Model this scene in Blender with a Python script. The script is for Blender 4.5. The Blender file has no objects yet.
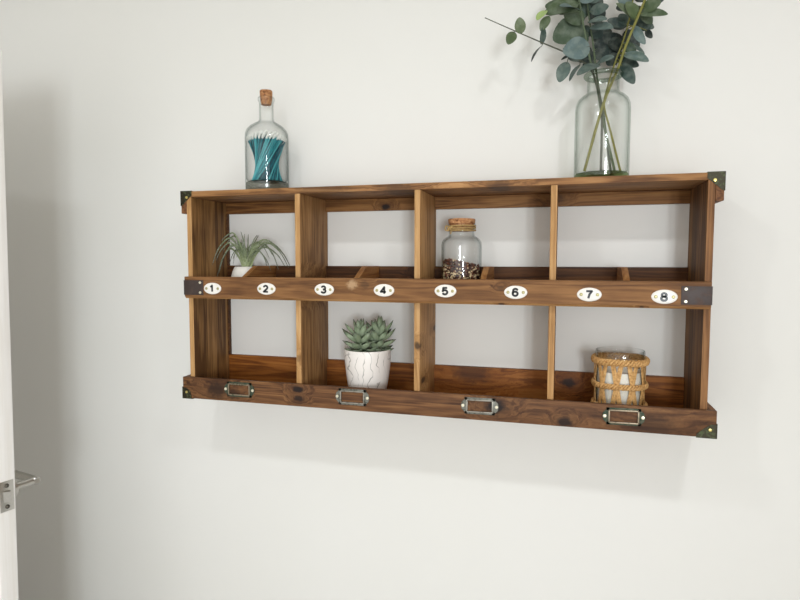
import bpy, bmesh, math, random
from mathutils import Vector, Matrix, Euler

C = bpy.context.scene.collection
PI = math.pi
ZO = 1.517                      # height of the shelf's mid line above the floor

# ------------------------------------------------------------------ helpers
def lin(c):
    return tuple(((v/255)/12.92 if v/255 <= .04045 else ((v/255+.055)/1.055)**2.4) for v in c) + (1.0,)

class Root:
    pass

ORIGIN = {}                     # root object name -> origin in shelf coordinates

def thing(name, label, cat, loc, group=None):
    o = bpy.data.objects.new(name, None); C.objects.link(o)
    o.empty_display_size = .03
    o.location = (loc[0], loc[1], loc[2] + ZO)
    o['label'] = label; o['category'] = cat
    if group: o['group'] = group
    ORIGIN[o.name] = Vector(loc)
    return o

def finish(bm, name, mat, smooth=True, angle=40):
    bmesh.ops.recalc_face_normals(bm, faces=bm.faces[:])
    me = bpy.data.meshes.new(name)
    bm.to_mesh(me); bm.free()
    for m in (mat if isinstance(mat, (list, tuple)) else [mat]): me.materials.append(m)
    for p in me.polygons: p.use_smooth = smooth
    if smooth:
        try: me.set_sharp_from_angle(angle=math.radians(angle))
        except Exception: pass
    return me

def obj(name, bm, mat, parent=None, smooth=True, angle=40, label=None):
    """bm is in shelf coordinates; it becomes one mesh object under parent."""
    org = Vector((0, 0, -ZO))
    if parent is not None:
        r = parent
        while r.parent is not None: r = r.parent
        org = ORIGIN[r.name]
    bmesh.ops.translate(bm, verts=bm.verts[:], vec=-org)
    o = bpy.data.objects.new(name, finish(bm, name, mat, smooth, angle)); C.objects.link(o)
    if parent is not None: o.parent = parent
    if label: o['label'] = label
    return o

def box(bm, a, b, bev=0.0, seg=2):
    vs = [bm.verts.new((x, y, z)) for x in (a[0], b[0]) for y in (a[1], b[1]) for z in (a[2], b[2])]
    q = [(0,1,3,2),(4,6,7,5),(0,4,5,1),(2,3,7,6),(0,2,6,4),(1,5,7,3)]
    fs = [bm.faces.new([vs[i] for i in f]) for f in q]
    if bev:
        es = list({e for f in fs for e in f.edges})
        bmesh.ops.bevel(bm, geom=es, offset=bev, segments=seg, profile=.6, affect='EDGES')
    return bm

def bx(a, b, bev=0.0, seg=2):
    return box(bmesh.new(), a, b, bev, seg)

def prism_y(bm, pts, y0, y1):
    """Polygon in the XZ plane pushed from y0 to y1."""
    A = [bm.verts.new((x, y0, z)) for x, z in pts]; B = [bm.verts.new((x, y1, z)) for x, z in pts]
    n = len(pts)
    bm.faces.new(A); bm.faces.new(B[::-1])
    for i in range(n): bm.faces.new((A[i], B[i], B[(i+1) % n], A[(i+1) % n]))
    return bm

def prism_x(bm, pts, x0, x1):
    A = [bm.verts.new((x0, y, z)) for y, z in pts]; B = [bm.verts.new((x1, y, z)) for y, z in pts]
    n = len(pts)
    bm.faces.new(A); bm.faces.new(B[::-1])
    for i in range(n): bm.faces.new((A[i], B[i], B[(i+1) % n], A[(i+1) % n]))
    return bm

def lathe(bm, prof, c=(0,0,0), n=48, closed=False, sx=1.0, sy=1.0, jit=0.0, rnd=None):
    rings = []
    for r, z in prof:
        if r < 1e-6:
            rings.append([bm.verts.new((c[0], c[1], c[2]+z))])
        else:
            rg = []
            for k in range(n):
                t = 2*PI*k/n; rr = r
                if jit: rr += rnd.uniform(-jit, jit)
                rg.append(bm.verts.new((c[0]+sx*rr*math.cos(t), c[1]+sy*rr*math.sin(t), c[2]+z)))
            rings.append(rg)
    seq = list(range(len(rings)))
    pairs = list(zip(seq, seq[1:])) + ([(seq[-1], 0)] if closed else [])
    for i, j in pairs:
        a, b = rings[i], rings[j]
        if len(a) == 1 and len(b) == 1: continue
        for k in range(n):
            k2 = (k+1) % n
            if len(a) == 1: bm.faces.new((a[0], b[k2], b[k]))
            elif len(b) == 1: bm.faces.new((a[k], a[k2], b[0]))
            else: bm.faces.new((a[k], a[k2], b[k2], b[k]))
    return bm

def frame_at(pts, i):
    t = (pts[min(i+1, len(pts)-1)] - pts[max(i-1, 0)])
    return t.normalized() if t.length > 1e-9 else Vector((0,0,1))

def tube(bm, pts, r, n=8, caps=True, closed=False, flat=1.0, tint=None, lay=None):
    """r a number or one per point; flat squashes the section along its second axis."""
    pts = [Vector(p) for p in pts]; m = len(pts)
    rs = r if isinstance(r, (list, tuple)) else [r]*m
    rings = []; u = None
    for i, p in enumerate(pts):
        if closed: t = (pts[(i+1) % m] - pts[(i-1) % m]).normalized()
        else: t = frame_at(pts, i)
        if u is None:
            u = t.cross(Vector((0,1,0)))
            if u.length < .1: u = t.cross(Vector((1,0,0)))
        u = (u - t*u.dot(t)); u.normalize(); w = t.cross(u)
        ring = []
        for k in range(n):
            a = 2*PI*k/n
            v = bm.verts.new(p + u*(rs[i]*math.cos(a)) + w*(rs[i]*flat*math.sin(a)))
            if lay is not None: v[lay] = tint if tint is not None else i/(m-1)
            ring.append(v)
        rings.append(ring)
    R = list(zip(rings, rings[1:])) + ([(rings[-1], rings[0])] if closed else [])
    for a, b in R:
        for k in range(n): bm.faces.new((a[k], a[(k+1) % n], b[(k+1) % n], b[k]))
    if caps and not closed:
        bm.faces.new(rings[0][::-1]); bm.faces.new(rings[-1])
    return bm

def smooth_path(pts, k=5):
    """Catmull-Rom through the points."""
    P = [Vector(p) for p in pts]; out = []
    for i in range(len(P)-1):
        p0 = P[max(i-1,0)]; p1 = P[i]; p2 = P[i+1]; p3 = P[min(i+2, len(P)-1)]
        for j in range(k):
            t = j/k
            out.append(.5*((2*p1)+(p2-p0)*t+(2*p0-5*p1+4*p2-p3)*t*t+(3*p1-p0-3*p2+p3)*t**3))
    out.append(P[-1]); return out

def ball(bm, c, r, u=8, v=6, s=(1,1,1)):
    m = Matrix.Translation(c) @ Matrix.Diagonal((s[0]*r, s[1]*r, s[2]*r, 1))
    bmesh.ops.create_uvsphere(bm, u_segments=u, v_segments=v, radius=1, matrix=m)
    return bm

def dome_y(bm, c, rx, rz, h, n=32, rows=4):
    """An oval badge facing -Y: flat back at c.y, rounded edge, front h nearer."""
    prof = [(1, 0), (1, .35), (.985, .62), (.95, .8), (.88, .92), (.6, .98), (0, 1)]
    rings = []
    for s, y in prof:
        if s == 0: rings.append([bm.verts.new((c[0], c[1]-h*y, c[2]))]); continue
        rings.append([bm.verts.new((c[0]+rx*s*math.cos(2*PI*k/n), c[1]-h*y, c[2]+rz*s*math.sin(2*PI*k/n))) for k in range(n)])
    bm.faces.new(rings[0])
    for a, b in zip(rings, rings[1:]):
        for k in range(n):
            if len(b) == 1: bm.faces.new((a[k], a[(k+1) % n], b[0]))
            else: bm.faces.new((a[k], a[(k+1) % n], b[(k+1) % n], b[k]))
    return bm

# ------------------------------------------------------------------ materials
class NT:
    def __init__(s, name):
        s.m = bpy.data.materials.new(name); s.m.use_nodes = True
        s.t = s.m.node_tree; s.n = s.t.nodes; s.n.clear()
        s.out = s.n.new('ShaderNodeOutputMaterial')
    def new(s, kind, **kw):
        n = s.n.new(kind)
        for k, v in kw.items():
            if k in n.inputs: pass
            setattr(n, k, v)
        return n
    def l(s, a, b): s.t.links.new(a, b)
    def val(s, sock, v):
        if hasattr(v, 'is_output') or isinstance(v, bpy.types.NodeSocket): s.l(v, sock)
        else: sock.default_value = v
    def math(s, op, a, b=None, c=None, clamp=False):
        n = s.new('ShaderNodeMath', operation=op, use_clamp=clamp)
        s.val(n.inputs[0], a)
        if b is not None: s.val(n.inputs[1], b)
        if c is not None: s.val(n.inputs[2], c)
        return n.outputs[0]
    def vmath(s, op, a, b=None):
        n = s.new('ShaderNodeVectorMath', operation=op)
        s.val(n.inputs[0], a)
        if b is not None: s.val(n.inputs[1], b)
        return n.outputs['Value'] if op in ('LENGTH', 'DISTANCE', 'DOT_PRODUCT') else n.outputs['Vector']
    def noise(s, vec, scale, detail=3, rough=.55, dist=0):
        n = s.new('ShaderNodeTexNoise')
        s.l(vec, n.inputs['Vector'])
        n.inputs['Scale'].default_value = scale; n.inputs['Detail'].default_value = detail
        n.inputs['Roughness'].default_value = rough; n.inputs['Distortion'].default_value = dist
        return n.outputs['Fac']
    def ramp(s, fac, stops, interp='LINEAR'):
        n = s.new('ShaderNodeValToRGB'); s.l(fac, n.inputs[0]); e = n.color_ramp.elements
        n.color_ramp.interpolation = interp
        while len(e) < len(stops): e.new(.5)
        for k, (p, c) in enumerate(stops): e[k].position = p; e[k].color = c if len(c) == 4 else lin(c)
        return n.outputs[0]
    def mix(s, fac, a, b, blend='MIX'):
        n = s.new('ShaderNodeMix', data_type='RGBA', blend_type=blend)
        s.val(n.inputs[0], fac); s.val(n.inputs[6], a); s.val(n.inputs[7], b)
        return n.outputs[2]
    def maprange(s, v, a, b, c=0, d=1, smooth=True):
        n = s.new('ShaderNodeMapRange', interpolation_type='SMOOTHSTEP' if smooth else 'LINEAR')
        s.val(n.inputs[0], v)
        for k, x in zip((1,2,3,4), (a,b,c,d)): n.inputs[k].default_value = x
        return n.outputs[0]
    def coord(s, scale=(1,1,1), loc=(0,0,0)):
        tc = s.new('ShaderNodeTexCoord')
        mp = s.new('ShaderNodeMapping'); mp.inputs['Scale'].default_value = scale; mp.inputs['Location'].default_value = loc
        s.l(tc.outputs['Object'], mp.inputs['Vector']); return mp.outputs[0]
    def surf(s, color, rough=.5, metal=0, bump=None, bump_d=.001, bump_s=.4, spec=.5, sss=0, coat=0):
        p = s.new('ShaderNodeBsdfPrincipled')
        s.val(p.inputs['Base Color'], color); s.val(p.inputs['Roughness'], rough); s.val(p.inputs['Metallic'], metal)
        p.inputs['Specular IOR Level'].default_value = spec
        if sss:
            p.inputs['Subsurface Weight'].default_value = sss; p.inputs['Subsurface Radius'].default_value = (.01,.008,.006); p.inputs['Subsurface Scale'].default_value = .5
        if coat: p.inputs['Coat Weight'].default_value = coat; p.inputs['Coat Roughness'].default_value = .08
        if bump is not None:
            b = s.new('ShaderNodeBump'); b.inputs['Distance'].default_value = bump_d; b.inputs['Strength'].default_value = bump_s
            s.l(bump, b.inputs['Height']); s.l(b.outputs[0], p.inputs['Normal'])
        s.l(p.outputs[0], s.out.inputs[0]); return s.m

SHELF_ORG = (0, -.09, -.323)

def wood(name, dark, mid, light, axis='X', seed=0, knots=(), across=26, streak=.5, planks=None, rough=.62, blotch=.35, spec=.3, pale=None):
    """Stained pine: long grain along axis, fine streaks, blotches and knots given in shelf coordinates."""
    s = NT(name)
    P = s.coord(loc=SHELF_ORG)                     # object coordinates back to shelf coordinates
    sd = (seed*3.17, seed*1.73, seed*2.41)
    long_, cross = 1.6, across
    sc = (long_, cross, cross) if axis == 'X' else ((cross, cross, long_) if axis == 'Z' else (cross, long_, cross))
    warp = None; kmask = None; halo = None
    ai = {'X': 0, 'Y': 1, 'Z': 2}[axis]
    for (kx, ky, kz, r, str_) in knots:
        d = s.vmath('SUBTRACT', P, (kx, ky, kz))
        el = [1/r]*3; el[ai] = 1/(r*1.5)
        if axis == 'X': el[1] *= .25
        if axis == 'Z': el[1] *= .25
        d2 = s.vmath('MULTIPLY', d, tuple(el))
        L = s.vmath('LENGTH', d2)
        wob = s.math('MULTIPLY_ADD', s.noise(P, 90, 2), .9, -.45)
        L = s.math('ADD', L, wob)
        k = s.math('MULTIPLY', s.maprange(L, .45, 1.15, 1, 0), str_)
        h = s.math('MULTIPLY', s.maprange(L, .6, 3.2, 1, 0), str_*.5)
        kmask = k if kmask is None else s.math('MAXIMUM', kmask, k)
        halo = h if halo is None else s.math('MAXIMUM', halo, h)
    V = s.vmath('MULTIPLY', P, sc); V = s.vmath('ADD', V, sd)
    if halo is not None:
        cmb = s.new('ShaderNodeCombineXYZ')
        w = s.math('MULTIPLY', halo, 1.6)
        for k in range(3):
            if k != ai: s.l(w, cmb.inputs[k])
        V = s.vmath('ADD', V, cmb.outputs[0])
    g = s.noise(V, 1.0, 3, .5, .6)
    rings = s.math('SINE', s.math('MULTIPLY', g, 42))
    rings = s.math('MULTIPLY_ADD', rings, .5, .5)
    fine = s.noise(s.vmath('MULTIPLY', V, (3,3,3)), 2.2, 3, .6)
    bl = s.noise(s.vmath('ADD', P, sd), 9, 3, .55)
    f = s.math('MULTIPLY_ADD', rings, .22*streak/.5, s.math('MULTIPLY', fine, .55*streak/.5))
    f = s.math('ADD', f, s.math('MULTIPLY', bl, blotch))
    f = s.math('ADD', f, s.math('MULTIPLY', g, .45))
    if planks:
        ax, width = planks
        sep = s.new('ShaderNodeSeparateXYZ'); s.l(P, sep.inputs[0])
        wn = s.new('ShaderNodeTexWhiteNoise', noise_dimensions='1D')
        q = s.math('FLOOR', s.math('ADD', s.math('DIVIDE', sep.outputs[ax], width), seed*.37))
        s.l(q, wn.inputs['W'])
        f = s.math('ADD', f, s.math('MULTIPLY_ADD', wn.outputs['Value'], .42, -.21))
    top = .62*streak/.5*.62 + blotch*.5 + .25
    f = s.maprange(f, top-.27, top+.29, 0, 1, False)
    col = s.ramp(f, [(0, dark), (.45, mid), (1, light)])
    pores = s.maprange(s.noise(s.vmath('MULTIPLY', V, (1.6,5,5) if axis == 'X' else ((5,5,1.6) if axis == 'Z' else (5,1.6,5))), 3, 2, .5), .64, .74, 0, .55)
    col = s.mix(pores, col, tuple(c*.35 for c in lin(dark)[:3])+(1,))
    if kmask is not None:
        col = s.mix(halo, col, lin(dark))
        col = s.mix(kmask, col, lin((34,22,18)))
    hs = s.new('ShaderNodeHueSaturation'); hs.inputs['Saturation'].default_value = 1.02; hs.inputs['Value'].default_value = .87
    s.l(col, hs.inputs['Color']); col = hs.outputs[0]
    if pale:
        d = s.vmath('SUBTRACT', P, pale[:3]); d = s.vmath('MULTIPLY', d, (1/(pale[3]*1.3), .25/pale[3], 1/pale[3]))
        L = s.math('ADD', s.vmath('LENGTH', d), s.math('MULTIPLY_ADD', s.noise(P, 110, 3), 1.4, -.7))
        col = s.mix(s.maprange(L, .5, 1.2, .75, 0), col, lin((184,152,116)))
    return s.surf(col, rough, 0, f, .0012, .35, spec)

def plain(name, rgb, rough=.5, metal=0, var=.12, scale=60, spec=.5, bump=0, coat=0, sss=0):
    s = NT(name); P = s.coord()
    n = s.noise(P, scale, 3)
    a = lin(rgb)
    col = s.ramp(n, [(.3, tuple(x*(1-var) for x in a[:3])+(1,)), (.7, tuple(min(1, x*(1+var)) for x in a[:3])+(1,))])
    return s.surf(col, rough, metal, n if bump else None, .001, bump, spec, sss, coat)

def aged(name, base, spots, rough=.45, metal=.8, lo=.48, hi=.62, scale=120):
    s = NT(name); P = s.coord()
    n = s.noise(P, scale, 4, .65)
    col = s.mix(s.maprange(n, lo, hi), lin(base), lin(spots))
    rg = s.maprange(n, lo, hi, rough, min(1, rough+.3))
    return s.surf(col, rg, metal, n, .0006, .5, .5)

def glass(name, tint=(.996,.999,.998), edge=(.40,.45,.44), gloss=.03, k=1.0):
    """Thin clear glass: lets light straight through, mirrors by Fresnel, darker where the wall is seen on edge."""
    s = NT(name)
    lw = s.new('ShaderNodeLayerWeight'); lw.inputs[0].default_value = .5
    f = s.math('POWER', lw.outputs['Facing'], 3.2)
    col = s.mix(f, tint+(1,), edge+(1,))
    tr = s.new('ShaderNodeBsdfTransparent'); s.l(col, tr.inputs[0])
    gl = s.new('ShaderNodeBsdfGlossy'); gl.inputs['Roughness'].default_value = gloss
    fr = s.math('MULTIPLY_ADD', s.math('POWER', lw.outputs['Facing'], 5.0), .55*k, .04*k, clamp=True)
    mx = s.new('ShaderNodeMixShader'); s.l(fr, mx.inputs[0])
    s.l(tr.outputs[0], mx.inputs[1]); s.l(gl.outputs[0], mx.inputs[2]); s.l(mx.outputs[0], s.out.inputs[0])
    return s.m

def attr_mat(name, attr, stops, rough=.5, spec=.4, var=.2, scale=80, two_sided=None, sss=0, veins=False):
    s = NT(name)
    a = s.new('ShaderNodeAttribute', attribute_name=attr)
    col = s.ramp(a.outputs['Fac'], stops)
    n = s.noise(s.coord(), scale, 3)
    col = s.mix(s.maprange(n, .35, .7, 0, var), col, lin((225, 232, 215)), 'MIX')
    if two_sided:
        g = s.new('ShaderNodeNewGeometry')
        col = s.mix(g.outputs['Backfacing'], col, s.mix(.5, col, lin(two_sided)))
    return s.surf(col, rough, 0, n, .0006, .25, spec, sss)
# ------------------------------------------------------------------ wood palette
DK, MD, LT = (74,46,26), (116,76,44), (152,106,66)
WK = dict(
 top=wood('wood_top', (98,64,38), (156,112,70), (194,148,100), 'X', 1, [(-.23,-.169,.197,.05,.35),(.18,-.14,.188,.02,.5),(-.05,-.12,.188,.03,.5)]),
 top_rail=wood('wood_rear_rail_high', (88,56,28), (134,92,52), (168,124,76), 'X', 2, [(-.1227,-.012,.1665,.009,1),(.30,-.012,.175,.012,.5)]),
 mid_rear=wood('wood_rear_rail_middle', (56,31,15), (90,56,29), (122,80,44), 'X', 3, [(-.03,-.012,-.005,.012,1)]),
 low_rear=wood('wood_rear_rail_low', (90,46,14), (146,88,38), (180,120,62), 'X', 4, [(.335,-.012,-.262,.014,.9),(.10,-.012,-.247,.035,.55)]),
 rail_mid=wood('wood_middle_rail', (88,56,32), (132,92,56), (166,122,78), 'X', 5, [(.19,-.191,-.03,.006,.4),(-.118,-.191,-.0262,.010,.35)], streak=.42, pale=(-.149,-.191,-.0265,.011)),
 rail_low=wood('wood_lower_rail', (66,40,24), (110,74,46), (150,108,70), 'X', 6, [(-.2929,-.18,-.281,.010,1),(-.2915,-.18,-.303,.009,.9),(.180,-.18,-.289,.017,1),(.3264,-.18,-.312,.011,.9),(-.515,-.18,-.296,.022,.75),(-.47,-.18,-.304,.014,.6),(.50,-.18,-.307,.03,.45)]),
 side_l=wood('wood_side', (92,62,34), (144,106,64), (178,136,88), 'Z', 7, (), planks=(1,.043)),
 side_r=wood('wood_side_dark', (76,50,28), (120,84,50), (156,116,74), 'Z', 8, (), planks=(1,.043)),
 div1=wood('wood_divider_one', (106,72,42), (156,116,74), (192,148,100), 'Z', 9, [(-.2895,-.10,-.035,.014,.9)]),
 div2=wood('wood_divider_two', (132,92,52), (188,142,92), (214,172,120), 'Z', 10, [(.0,-.169,-.165,.008,.85),(.006,-.135,-.25,.006,.8),(.006,-.012,-.14,.006,.7)]),
 div3=wood('wood_divider_three', (108,70,38), (156,110,66), (190,142,90), 'Z', 12, [(.295,-.169,.165,.005,.6)]),
 edge=wood('wood_sawn_edge', (146,104,60), (190,146,96), (214,174,124), 'Z', 13, [(-.295,-.169,-.208,.007,.4),(0,-.169,-.165,.008,.8)], streak=.4),
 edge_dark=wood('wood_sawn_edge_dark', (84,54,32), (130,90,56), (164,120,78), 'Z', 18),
 edge_worn=wood('wood_worn_edge', (120,80,46), (170,126,80), (196,154,106), 'X', 19, [(.19,-.187,-.063,.005,.7),(.47,-.187,-.063,.004,.7)]),
 low=wood('wood_low_partition', (110,68,34), (158,108,62), (190,142,90), 'Y', 14),
 board=wood('wood_lower_board', (86,50,24), (132,84,44), (166,116,68), 'X', 15),
 shelf=wood('wood_middle_board', (110,72,40), (160,114,68), (190,144,94), 'X', 16, [(.19,-.169,-.066,.006,.7)]),
 batten=wood('wood_batten', (80,48,28), (116,76,46), (148,104,68), 'Y', 17),
)
M_BRACKET = aged('aged_bronze', (54,50,38), (92,100,72), .42, .75, .5, .66, 160)
M_STRAP = aged('dark_leather', (58,46,42), (84,66,58), .5, .15, .5, .75, 60)
M_BRASS = plain('brass_pin', (214,196,120), .28, .7, .1)
M_PIN = plain('pale_pin', (226,220,196), .3, .5, .08)
M_ENAMEL = plain('white_enamel', (230,226,219), .3, 0, .02, 60, .35, 0, .08)
M_BLACK = plain('black_enamel', (26,27,30), .3, 0, .05)
M_SCREW = plain('dull_brass_screw', (168,160,118), .4, .6, .15, 400)
M_HOLDG = [aged('verdigris_steel', (74,76,60), (58,76,62), .45, .5, .44, .6, 120), aged('rubbed_bronze', (142,128,108), (84,88,70), .36, .6, .5, .64, 90)]
M_HOLDS = [aged('worn_steel', (120,120,112), (84,84,72), .42, .6, .5, .66, 150), aged('rubbed_steel', (150,146,136), (92,86,74), .34, .7, .52, .68, 110)]
M_GLASS = glass('clear_glass')
M_GLASSG = glass('pale_green_glass', (.994,.999,.995), (.44,.52,.46))
M_CORK = None
s_ = NT('cork'); P_ = s_.coord(); n_ = s_.noise(P_, 170, 4, .7)
M_CORK = s_.surf(s_.ramp(n_, [(.36, (92,54,32)), (.48, (172,120,80)), (.7, (204,158,112))]), .8, 0, n_, .002, .6, .2)

# ------------------------------------------------------------------ the room
W2, D, T = .6, .169, .0136
def struct(name, bm, mat):
    o = obj(name, bm, mat, None, False); o['kind'] = 'structure'; return o
s_ = NT('wall_paint'); P_ = s_.coord(); n_ = s_.noise(P_, 260, 3, .5)
M_WALL = s_.surf(s_.mix(s_.maprange(s_.noise(P_, 1.3, 2), .3, .7), lin((229,228,223)), lin((231,230,226))), .75, 0, n_, .0006, .12, .25)
M_CEIL = plain('ceiling_paint', (236,235,230), .85, 0, .01)
s_ = NT('pale_carpet'); P_ = s_.coord()
n_ = s_.noise(P_, 220, 4, .7)
M_FLOOR = s_.surf(s_.ramp(n_, [(.3, (186,186,184)), (.7, (212,212,210))]), .95, 0, n_, .004, .5, .1)
ZF, ZC = -1.517, .95
XL, XR, YF = -1.64, 2.7, -3.6
struct('wall_back', bx((XL-.1, 0, ZF), (XR+.1, .1, ZC)), M_WALL)
struct('wall_right', bx((XR, YF, ZF), (XR+.1, 0, ZC)), plain('warm_bounce_paint', (160,138,114), .8, 0, .01))  # out of view; tan wall added to bounce warm light from this side
# left wall with the doorway the door hangs in
bm = bmesh.new()
DY1 = -.30; DY0 = DY1-.80; DZ = .475
box(bm, (XL-.1, DY1, ZF), (XL, 0, ZC)); box(bm, (XL-.1, YF, ZF), (XL, DY0, ZC)); box(bm, (XL-.1, DY0, DZ), (XL, DY1, ZC))
struct('wall_left', bm, M_WALL)
struct('floor', bx((XL-.1, YF, ZF-.1), (XR+.1, .1, ZF)), M_FLOOR)
struct('ceiling', bx((XL-.1, YF, ZC), (XR+.1, .1, ZC+.1)), M_CEIL)
M_TRIM = plain('white_trim_paint', (236,234,230), .4, 0, .01)
struct('baseboard_back', bx((XL, -.016, ZF), (XR, 0, ZF+.12), .004), M_TRIM)

# ------------------------------------------------------------------ door with lever handle
hinge_dir = Vector((-.978, .208, 0)); nrm = Vector((.208, .978, 0))     # towards the hinges; towards the wall
B = Vector((-.8335, -.4720, 0))                                          # latch corner of the face turned to the wall
DL, DT = .775, .036
s_ = NT('door_paint'); P_ = s_.coord((1,1,.05)); n_ = s_.noise(P_, 90, 3)
M_DOOR = s_.surf(s_.mix(s_.maprange(n_, .35, .65), lin((230,226,220)), lin((236,233,229))), .38, 0, n_, .0008, .25, .45)
M_STEEL = plain('satin_steel', (196,194,188), .3, .95, .05, 200)
M_STEELD = plain('dark_steel', (92,88,80), .35, .9, .1, 200)
door = thing('door', 'white painted door standing open, its latch edge to the room, steel lever on the wall side', 'door', (B.x + hinge_dir.x*DL, B.y + hinge_dir.y*DL, ZF+.004))
door['kind'] = 'structure'
door.name = 'door_1'; ORIGIN['door_1'] = ORIGIN['door']
def dpt(a, n, z): return Vector((B.x, B.y, 0)) + hinge_dir*a + nrm*n + Vector((0,0,z))     # a from the latch edge, n out of the wall-side face
def dbox(bm, a0, a1, n0, n1, z0, z1, bev=0):
    t = bmesh.new(); box(t, (a0, n0, z0), (a1, n1, z1), bev)
    me = bpy.data.meshes.new('tmp'); t.to_mesh(me); t.free()
    m = Matrix(((hinge_dir.x, nrm.x, 0, B.x), (hinge_dir.y, nrm.y, 0, B.y), (0,0,1,0), (0,0,0,1)))
    me.transform(m); bm.from_mesh(me); bpy.data.meshes.remove(me); return bm
bm = bmesh.new()
dbox(bm, 0, DL, -DT, 0, ZF+.006, .4635, .0018)
for z0, z1 in ((-1.33,-.62), (-.40,.32)):                                # raised panel mouldings on both faces
    for n0, n1 in ((0, .006), (-DT-.006, -DT)):
        for a0, a1 in ((.11,.35),(.43,.67)):
            dbox(bm, a0, a1, n0, n1, z0, z1, .002)
for v in bm.verts: v.co.x += .0155*(v.co.z+.48)                          # hangs a touch out of plumb
obj('leaf', bm, M_DOOR, door, True, 30)
lp = obj('latch_plate', dbox(bmesh.new(), -.0012, .0005, -DT+.004, -.004, -.5160, -.4490, .0004), M_STEEL, door, True, 30)
bm = bmesh.new()
prism = [dpt(-.0012, -.026, 0), dpt(-.0012, -.012, 0), dpt(-.010, -.014, 0), dpt(-.004, -.026, 0)]
lo = [bm.verts.new(p + Vector((0,0,-.4935))) for p in prism]; hi = [bm.verts.new(p + Vector((0,0,-.4715))) for p in prism]
bm.faces.new(lo[::-1]); bm.faces.new(hi)
for i in range(4): bm.faces.new((lo[i], lo[(i+1) % 4], hi[(i+1) % 4], hi[i]))
obj('latch_bolt', bm, M_STEEL, lp, False)
for z in (-.4595, -.5060):
    bm = bmesh.new(); c = dpt(-.0012, -.018, z); ball(bm, c, .0048, 12, 6, (1, 1, 1))
    obj('screw', bm, M_STEELD, lp)
HZ = -.4775
bm = bmesh.new()
E0 = dpt(.024, .056, HZ)
tube(bm, [dpt(.024, 0, HZ), dpt(.024, .05, HZ)], .0085, 16)
bm2 = [dpt(.024, .048, HZ), dpt(.026, .054, HZ), dpt(.034, .057, HZ)] + [dpt(.034+.1*k/4, .057, HZ) for k in range(1, 5)]
hd = obj('lever_handle', tube(bm, [dpt(.0165,.056,HZ), dpt(.02, .0565, HZ)] + [dpt(.02+.115*k/5, .057, HZ) for k in range(1, 6)], [.006]+[.0092]*6, 16), M_STEEL, door)
bm = bmesh.new(); tube(bm, [dpt(.024, -.0002, HZ), dpt(.024, .008, HZ)], .022, 28)
obj('rose', bm, M_STEEL, door, True, 30)
bm = bmesh.new()
tube(bm, [dpt(.05, -DT, HZ), dpt(.05, -DT-.055, HZ)], .0085, 16); tube(bm, [dpt(.045, -DT-.055, HZ), dpt(.165, -DT-.057, HZ)], .0092, 16)
obj('lever_handle', bm, M_STEEL, door)

# ------------------------------------------------------------------ the wall shelf
shelf = thing('wall_shelf', 'stained pine pigeonhole shelf on the white wall, eight numbered oval plates along its middle rail', 'shelf', SHELF_ORG)
ZT = .2021; ZTU = .1878; ZB = -.3229; YB = -.0005
def part(name, bm, mat, **kw): return obj(name, bm, mat, shelf, True, 35, **kw)
part('top_board', bx((-W2-.0157, -D, ZTU), (W2+.0157, YB, ZT), .0016), WK['top'])
part('lower_board', bx((-W2, -D+.002, ZB), (W2, YB, ZB+.013), .001), WK['board'])
part('middle_board', bx((-W2+T+.0004, -D+.0005, -.0652), (W2-T-.0004, YB, -.0525), .001), WK['shelf'])
def upright(x0, x1, mat, name):
    o = part(name, bx((x0, -D, ZB+.0134), (x1, YB, ZTU-.0003), .0014), [mat, WK['edge']])
    for p in o.data.polygons:                                            # the sawn front edge is raw wood
        if p.normal.y < -.9: p.material_index = 1
    return o
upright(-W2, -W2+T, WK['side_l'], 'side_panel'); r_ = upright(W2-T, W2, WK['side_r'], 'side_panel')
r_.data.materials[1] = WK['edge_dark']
for x, m in ((-.295, 'div1'), (-.0008, 'div2'), (.295, 'div3')):
    bm = bmesh.new()                                                     # two lengths, the middle board runs between them
    box(bm, (x-T/2, -D, ZB+.0134), (x+T/2, YB, -.0655), .0014); box(bm, (x-T/2, -D, -.0522), (x+T/2, YB, ZTU-.0003), .0014)
    o = part('divider', bm, [WK[m], WK['edge']])
    for p in o.data.polygons:
        if p.normal.y < -.9: p.material_index = 1
for x in (-.4425, -.1475, .1475, .4425):
    part('low_partition', prism_x(bmesh.new(), [(-D+.004, -.0522), (-D+.004, -.012), (-.110, .0150), (-.0135, .0150), (-.0135, -.0522)], x-.0065, x+.0065), WK['low'])
part('rear_rail', bx((-W2+T+.0004, -.013, .1571), (W2-T-.0004, -.0007, ZTU-.0006), .001), WK['top_rail'])
part('rear_rail', bx((-W2+T+.0004, -.0128, -.0522), (W2-T-.0004, -.0007, .0147), .001), WK['mid_rear'])
part('rear_rail', bx((-W2+T+.0004, -.0128, ZB+.0134), (W2-T-.0004, -.0007, -.2356), .001), WK['low_rear'])
MF = -.1912; RF = -.1796
bm = prism_x(bmesh.new(), [(MF, -.0130), (MF+.0014, -.0116), (-D-.0003, -.0116), (-D-.0003, -.0658), (MF+.0050, -.0658), (MF, -.0606)], -W2+.005, W2-.005)
o = part('middle_rail', bm, [WK['rail_mid'], WK['edge_worn']])
for p in o.data.polygons:                                                # the lower arris is worn to bare wood
    if p.normal.z < -.3 and p.normal.y < -.3: p.material_index = 1
for z0, z1 in ((.0150, .1568), (-.2353, -.0655)):  # thin dark strips along the rear edge of the left panel only
    part('rear_strip', bx((-W2+T+.0002, -.0150, z0), (-W2+T+.0022, -.0007, z1), .0004), WK['mid_rear'])
part('lower_rail', bx((-W2-.0157, RF, ZB), (W2+.0157, -D-.0003, -.268), .002), WK['rail_low'])
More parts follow.
